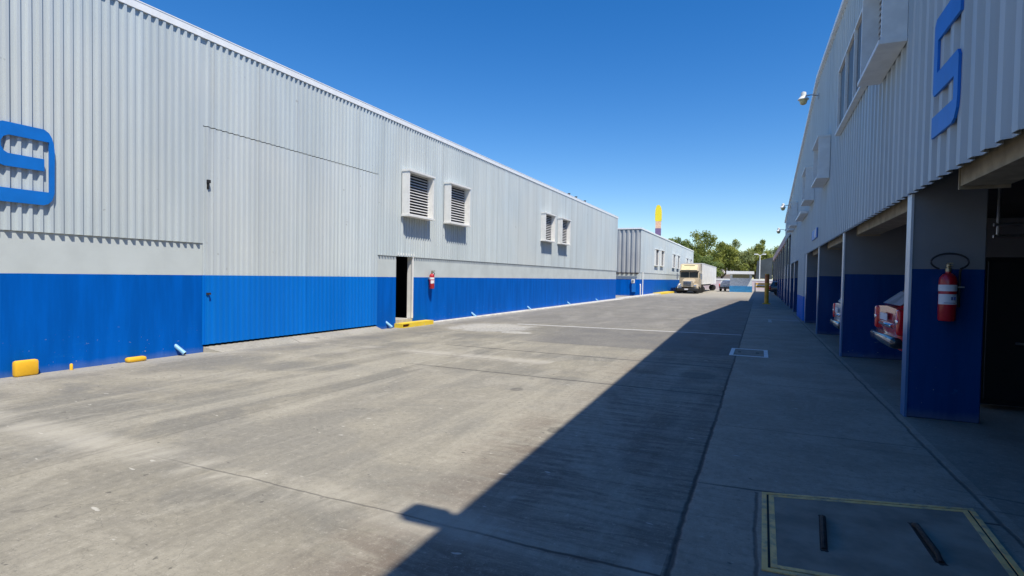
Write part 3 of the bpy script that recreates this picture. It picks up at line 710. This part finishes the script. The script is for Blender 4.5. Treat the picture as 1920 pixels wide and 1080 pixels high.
# truck with beige conventional cab and white box trailer
tk = thing('semi_truck', 'beige bonneted truck with a white box trailer parked along the left side', 'truck', (-7.35, 63.6, 0))
M['beige'] = plain('beige_truck_paint', (.50,.42,.30), .4, 0, .12, 1.5)
M['beige2'] = plain('faded_cream_panel', (.72,.63,.36), .5, 0, .12, 2)
M['trailer'] = plain('trailer_white', (.78,.78,.75), .5, 0, .08, 1.2)
b = MB()
b.loft([[(-.62,y,zb),(-.70,y,zm),(-.52,y,zt),(.52,y,zt),(.70,y,zm),(.62,y,zb)] for y,zb,zm,zt in ((.12,.75,1.15,1.42),(.4,.70,1.3,1.55),(1.75,.70,1.45,1.72))])
b.build('hood', M['beige'], tk, False, True)
b = MB(); b.rbox(-1.08,1.08,1.75,4.3,.62,2.62,.08); b.build('cab', M['beige'], tk, False, True)
b = MB(); b.loft([[(-1.05,y,2.5),(-1.05,y,z),(1.05,y,z),(1.05,y,2.5)] for y,z in ((1.78,2.60),(2.3,3.35),(4.28,3.45))]); b.build('roof_fairing', M['beige'], tk)
b = MB(); b.quad((-.92,1.76,2.66),(.86,1.76,2.66),(.84,2.24,3.28),(-.90,2.24,3.28)); fp = b.build('fairing_panel', M['beige2'], tk)
for v in fp.data.vertices: v.co.y -= .03
b = MB(); b.box(-.62,.55,2.10,2.16,3.13,3.20); b.build('fairing_slot', M['rust'], tk)
b = MB(); b.box(-1.04,1.04,1.50,1.78,2.50,2.56); b.build('sun_visor', M['black'], tk)
for x0, x1 in ((-.95,-.03),(.03,.95)):
    b = MB(); b.quad((x0,1.738,1.80),(x1,1.738,1.80),(x1,1.738,2.42),(x0,1.738,2.42)); b.build('windscreen', M['glassd'], tk)
b = MB(); b.quad((1.085,1.95,1.75),(1.085,2.8,1.75),(1.085,2.8,2.35),(1.085,2.05,2.35)); b.build('side_window', M['glassd'], tk)
b = MB(); b.rbox(-.42,.42,.06,.16,.78,1.38,.03); gl = b.build('grille', M['steel'], tk, False, True)
b = MB()
for k in range(7): b.box(-.37,.37,.045,.058,.85+k*.07,.88+k*.07)
b.build('grille_bar', M['black'], gl)
for sg in (-1,1):
    b = MB(); b.loft([[(sg*.66,y,.55),(sg*.66,y,z),(sg*.98,y,z-.03),(sg*1.12,y,z-.22),(sg*1.12,y,.55)] for y,z in ((.25,.85),(.6,1.12),(1.3,1.14),(1.72,.98))]); b.build('fender', M['beige'] if sg > 0 else M['trailer'], tk, False, True)
    b = MB(); b.rbox(sg*.78-.17,sg*.78+.17,.17,.30,.80,.98,.03); b.build('headlight', M['chrome'], tk, False, True)
    b = MB(); b.tube([(sg*1.08,1.85,2.3),(sg*1.30,1.75,2.3),(sg*1.30,1.75,1.6),(sg*1.08,1.85,1.6)], .02, 6); b.box(sg*1.30-.09,sg*1.30+.09,1.70,1.76,1.65,2.25); b.build('mirror', M['steel'], tk)
    b = MB(); b.tube([(sg*1.02,4.5,.8),(sg*1.02,4.5,3.45)], .07, 10); b.build('exhaust_stack', M['chrome'], tk, False, True)
    wheel(tk, sg*.95, .95, .44, .28, 'wheel')
    for y in (4.75, 5.85): 
        w_ = wheel(tk, sg*.92, y, .44, .48, 'wheel', 'carwhite')
    for y in (22.6, 23.7): wheel(tk, sg*.92, y, .44, .48, 'wheel')
b = MB(); b.rbox(-1.1,1.1,-.05,.22,.30,.62,.05); b.build('front_bumper', M['black'], tk, False, True)
b = MB(); b.box(-.30,.10,-.075,-.052,.42,.56); b.build('number_plate', M['paper'], tk)
b = MB(); b.box(-.4,.4,1.7,6.4,.55,.80); b.rbox(.75,1.05,2.4,3.9,.35,.75,.1); b.build('chassis', M['black'], tk)
b = MB(); b.box(-.5,.5,6,25.5,.78,1.02); b.box(-.06,.06,7.5,7.62,.1,.9); b.box(.8,.9,7.5,7.62,.1,.9); b.build('trailer_frame', M['black'], tk)
b = MB(); b.box(-1.15,1.22,4.6,26,1.03,3.52); tr = b.build('trailer_box', M['trailer'], tk)
b = MB()
for k in range(21): b.box(1.22,1.24,4.7+k*1.0,4.76+k*1.0,1.10,3.42)
b.box(1.22,1.25,4.6,26,1.03,1.10); b.box(1.22,1.25,4.6,26,3.45,3.52)
b.build('trailer_rib', M['trailer'], tr)

# ------------------------------------------------------------------ far end of the yard
gb = thing('guard_booth', 'small guard booth with a white flat roof and blue base at the gate', 'booth', (-2.5, 80.5, 0))
b = MB(); b.box(-3.7,-1.0,79.8,82.5,.8,2.42); b.build('wall', plain('booth_wall', (.68,.73,.76), .7), gb, True)
b = MB(); b.box(-3.75,-.95,79.75,82.55,0,.8); b.build('blue_base', plain('booth_blue', (.03,.22,.48), .6), gb, True)
b = MB(); b.box(-4.15,-.75,79.2,83.0,2.42,2.80); b.build('roof', M['flash'], gb, True)
b = MB(); b.box(-3.4,-1.3,79.765,79.79,1.9,2.36); b.build('window', M['glassd'], gb, True)
# barrier and fences
bg = thing('barrier_gate', 'striped yellow and white barrier beams across the exit beside the booth', 'barrier', (1.0, 84, 0))
for z, mt in ((1.02,'yellow'),(.62,'yellow')):
    b = MB(); b.box(-.6,5.4,84,84.1,z,z+.22); b.build('beam', M[mt], bg, True)
b = MB(); b.box(-.6,5.4,84.0,84.1,.82,1.0); b.build('white_beam', M['white'], bg, True)
for x in (-.6, 2.4, 5.4):
    b = MB(); b.box(x-.08,x+.08,83.98,84.14,0,1.3); b.build('gate_post', M['steel'], bg, True)
fw = thing('boundary_wall', 'low pale pinkish boundary wall across the far end of the yard', 'wall', (0, 100, 0))
b = MB(); b.box(-32,30,100,100.25,0,1.55); b.build('wall_panel', plain('pink_wall', (.62,.52,.54), .8, 0, .15, 1), fw, True)
b = MB(); b.box(-32,30,99.95,100.3,1.56,1.82); b.build('coping', M['white'], fw, True)
db = thing('billboard', 'dark grey back of a roadside billboard above the far wall', 'billboard', (.6, 108, 0))
b = MB(); b.loft([[(-.75,y,1.9),(1.95,y,1.9),(1.95,y,5.75),(-.55,y,5.1)] for y in (108,108.3)]); b.build('panel', plain('billboard_back', (.06,.075,.085), .8, 0, .3, .6), db, True)
for x in (-.3, 1.5):
    b = MB(); b.box(x-.12,x+.12,108.31,108.55,0,4.9); b.build('support', M['steel'], db, True)
hb = thing('house', 'white house with a sloping gable half hidden behind the far trees', 'house', (-9, 150, 0))
b = MB(); f = lambda u, v, w: (u, 150+w, v)
b.prism([(-10.5,0),(-3.3,0),(-3.3,5.0),(-6.6,8.0),(-10.5,8.3)], 8, f); b.build('wall', plain('house_wall', (.68,.60,.58), .8, 0, .12, .7), hb, True)
for x in (-7.6, -6.0, -4.6):
    b = MB(); b.box(x,x+.7,149.9,149.98,4.2,5.6); b.build('window', M['glassd'], hb, True)
b = MB(); b.box(-10.6,-2.8,148.6,149.85,3.0,3.35); b.build('awning', M['roof'], hb, True)
wb = thing('house', 'pale distant house wall showing beside the dark billboard', 'house', (6, 130, 0))
b = MB(); b.box(3.0,12,130,138,0,6.2); b.build('wall', M['cream'], wb, True)
b = MB(); b.box(3.4,4.1,129.9,129.98,3.4,4.6); b.build('window', M['glassd'], wb, True)
b = MB(); b.box(2.8,12.2,129.8,138.2,6.21,6.5); b.build('roof', M['roof'], wb, True)
# street light
sl = thing('street_lamp', 'tall pale street lamp with twin heads in front of the far trees', 'street lamp', (-.1, 103, 0))
b = MB(); b.tube([(0,0,0),(0,0,5.9)], .10, 10, .07); b.build('pole', M['white'], sl, False, True)
for sg in (-1,1):
    b = MB(); b.tube([(0,0,5.85),(sg*.35,0,6.05)], .045, 8); b.rbox(sg*.62-.32,sg*.62+.32,-.15,.15,5.98,6.16,.05); b.build('lamp_head', M['white'], sl, False, True)
# totem sign behind the second warehouse
ts = thing('totem_sign', 'tall yellow totem sign seen edge on above the far left roof', 'sign', (-16.1, 96, -.9))
b = MB(); b.tube([(0,0,0),(0,0,9.6)], .24, 12); b.build('mast', plain('purple_mast', (.11,.07,.16), .6), ts, False, True)
b = MB(); b.loft([[(x*sx, y, z) for x, y in ((-.52,-.3),(.52,-.3),(.52,.4),(-.52,.4))] for sx, z in ((.85,12.3),(1.0,12.6),(1.0,13.7),(.9,14.3),(.6,14.85),(.3,15.05))]); b.build('yellow_blade', plain('sign_yellow', (.80,.66,.03), .45, 0, .06), ts, False, True)
b = MB(); b.loft([[(x, y, z) for x, y in ((-.42,-.3),(.42,-.3),(.42,.35),(-.42,.35))] for z in (11.1,12.28)]); b.build('white_panel', plain('sign_orange', (.75,.48,.32), .5), ts)
b = MB(); b.loft([[(x*k, y*k, z) for x, y in ((-.45,-.3),(.45,-.3),(.45,.35),(-.45,.35))] for k, z in ((.65,9.7),(1,10.0),(1,11.08))]); b.build('base_panel', plain('sign_violet', (.20,.13,.26), .5), ts)

# ------------------------------------------------------------------ trees
def leaf_mat(name, a, b, c_):
    m = NT(name); n = m.noise(.55, 4, .6); n2 = m.noise(5, 2, .5, off=8)
    c = m.mix(m.ramp(n, .38, .62), a, b); c = m.mix(m.ramp(n2, .5, .75, 0, .7), c, c_)
    m.base(c, .6, 0, .3)
    tr = m.t.nodes.new('ShaderNodeBsdfTranslucent'); m._in(tr.inputs[0], m.mix(.5, c, (.42,.46,.12)))
    mx = m.t.nodes.new('ShaderNodeMixShader'); mx.inputs[0].default_value = .5
    m.t.links.new(m.b.outputs[0], mx.inputs[1]); m.t.links.new(tr.outputs[0], mx.inputs[2])
    m.t.links.new(mx.outputs[0], m.t.nodes['Material Output'].inputs[0])
    return m.m
LM = [leaf_mat('leaf_olive', (.11,.16,.035), (.32,.35,.08), (.45,.43,.15)), leaf_mat('leaf_green', (.085,.145,.045), (.22,.29,.08), (.36,.39,.16)), leaf_mat('leaf_pale', (.16,.21,.09), (.32,.36,.15), (.48,.49,.26))]
def make_tree(label, loc, h, rad, mt, seed, kind=0):
    rnd = random.Random(seed)
    t = thing('broadleaf_tree', label, 'tree', loc, 0, 'trees beyond the far end of the yard')
    tr = MB(); th = h*.42
    bend = [(rnd.uniform(-.2,.2)*k, rnd.uniform(-.2,.2)*k, th*k/4) for k in range(5)]
    tr.tube(bend, h*.032, 9, h*.018)
    clumps = []
    nl = 9
    for k in range(nl):
        a = 2*math.pi*k/nl + rnd.uniform(-.3,.3); el = rnd.uniform(.15, 1.25)
        L = rad*rnd.uniform(.65,1.0)
        p0 = Vector(bend[rnd.choice((2,3,4))])
        p2 = p0 + Vector((math.cos(a)*math.cos(el)*L, math.sin(a)*math.cos(el)*L, math.sin(el)*(h-th)*rnd.uniform(.6,.9)))
        p1 = p0.lerp(p2, .5) + Vector((rnd.uniform(-.3,.3), rnd.uniform(-.3,.3), rnd.uniform(0,.5)))
        tr.tube([p0, p1, p2], h*.012, 6, h*.004)
        for _ in range(4):
            clumps.append((p2 + Vector((rnd.gauss(0,rad*.26), rnd.gauss(0,rad*.26), rnd.gauss(0,h*.07))), rad*rnd.uniform(.16,.34)))
        clumps.append((p1, rad*.25))
    for _ in range(7):
        clumps.append((Vector((rnd.gauss(0,rad*.3), rnd.gauss(0,rad*.3), h*rnd.uniform(.55,.9))), rad*rnd.uniform(.2,.34)))
    tr.build('trunk', M['bark'], t, False, True)
    cr = MB()
    for cpos, cr_ in clumps:
        for _ in range(150):
            d = Vector((rnd.gauss(0,1), rnd.gauss(0,1), rnd.gauss(0,.8))).normalized()*cr_*(rnd.random()**.45)
            p = cpos + d
            if p.z < h*.22: continue
            s_ = rnd.uniform(.12,.27)
            n = (d.normalized() + Vector((rnd.gauss(0,.6), rnd.gauss(0,.6), rnd.gauss(.4,.6)))).normalized()
            u = n.orthogonal().normalized(); u = Matrix.Rotation(rnd.uniform(0,6.3), 3, n) @ u; v = n.cross(u)
            cr.quad(p-u*s_, p-v*s_*.55, p+u*s_, p+v*s_*.55)
    cr.build('crown', mt, t, False, False, False)
    return t
TR = [('big olive green tree with the highest crown, right above the truck trailer', (-11.0,120,0), 12.0, 4.3, 0, 3),
      ('dark leafed tree rising behind the end of the left warehouse roof', (-15.6,121,0), 10.6, 3.4, 1, 5),
      ('full green tree standing just right of the highest crown', (-7.2,126,0), 9.8, 4.0, 0, 8),
      ('loose pale tree in the middle of the far row', (-4.0,128,0), 10.8, 3.6, 2, 11),
      ('rounded olive tree behind the twin headed street lamp', (-.9,130,0), 10.6, 3.6, 0, 14),
      ('low pale tree behind the dark billboard', (2.6,135,0), 9.6, 3.6, 2, 17),
      ('small dark tree in front of the white gabled house', (-8.9,108,0), 6.4, 2.4, 1, 21),
      ('farthest pale tree at the right end of the row', (7,140,0), 9.0, 4.2, 2, 25),
      ('dense dark tree low behind the truck trailer', (-13.4,112,0), 8.2, 3.4, 1, 29)]
for lab, loc, h, rad, mi, sd in TR: make_tree(lab, loc, h, rad, LM[mi], sd)
# far wood beyond, one mass
fb = MB(); rnd = random.Random(99)
for _ in range(14000):
    x = rnd.uniform(-70, 75); hh = 6.5 + 2.2*math.sin(x*.21) + 1.4*math.sin(x*.57+1)
    p = Vector((x, 172 + rnd.gauss(0,4), max(.3, hh*rnd.random()**.6))); s_ = rnd.uniform(.25,.5)
    n = Vector((rnd.gauss(0,1), rnd.gauss(-.6,1), rnd.gauss(.6,1))).normalized(); u = n.orthogonal().normalized(); v = n.cross(u)
    fb.quad(p-u*s_, p-v*s_*.6, p+u*s_, p+v*s_*.6)
struct(fb.build('distant_trees', LM[1], normals=False), 'stuff')

# ------------------------------------------------------------------ light, sky
S = Vector((3.95, -3.0, 8.2)).normalized()
el = math.asin(S.z); az = math.atan2(S.x, S.y)
sun = bpy.data.lights.new('sun', 'SUN'); sun.energy = 5.0; sun.angle = R(.5); sun.color = (1.0, .925, .79)
so = bpy.data.objects.new('sun', sun); col.objects.link(so); so.rotation_euler = S.to_track_quat('Z', 'Y').to_euler()
w = bpy.data.worlds.new('World'); scene.world = w; w.use_nodes = True
nt = w.node_tree; bg_ = nt.nodes['Background']
sky = nt.nodes.new('ShaderNodeTexSky'); sky.sky_type = 'NISHITA'; sky.sun_disc = False
sky.sun_elevation = el; sky.sun_rotation = az; sky.altitude = 0; sky.air_density = 1.0; sky.dust_density = .1; sky.ozone_density = 3.0
hs = nt.nodes.new('ShaderNodeHueSaturation'); hs.inputs['Saturation'].default_value = 1.39; hs.inputs['Value'].default_value = 1.0; hs.inputs['Hue'].default_value = .508
nt.links.new(sky.outputs[0], hs.inputs['Color']); nt.links.new(hs.outputs[0], bg_.inputs['Color']); bg_.inputs['Strength'].default_value = .136

# ------------------------------------------------------------------ camera
cam = bpy.data.cameras.new('camera'); co = bpy.data.objects.new('camera', cam); col.objects.link(co); scene.camera = co
yaw, pitch, roll = R(24.271), R(-1.508), R(1.0)
f_ = Vector((-math.sin(yaw)*math.cos(pitch), math.cos(yaw)*math.cos(pitch), math.sin(pitch)))
r0 = Vector((math.cos(yaw), math.sin(yaw), 0)); u0 = r0.cross(f_)
r_ = r0*math.cos(roll) + u0*math.sin(roll); u_ = -r0*math.sin(roll) + u0*math.cos(roll)
co.matrix_world = Matrix(((r_.x,u_.x,-f_.x,0),(r_.y,u_.y,-f_.y,0),(r_.z,u_.z,-f_.z,1.6),(0,0,0,1)))
cam.sensor_width = 36; cam.lens = 1030/1920*36; cam.shift_y = 5/1920; cam.clip_start = .05; cam.clip_end = 2000

scene.view_settings.view_transform = 'Standard'; scene.view_settings.look = 'None'
scene.view_settings.exposure = 0.2; scene.view_settings.gamma = 1.0; scene.view_settings.use_curve_mapping = False
scene.cycles.max_bounces = 6; scene.cycles.use_denoising = True
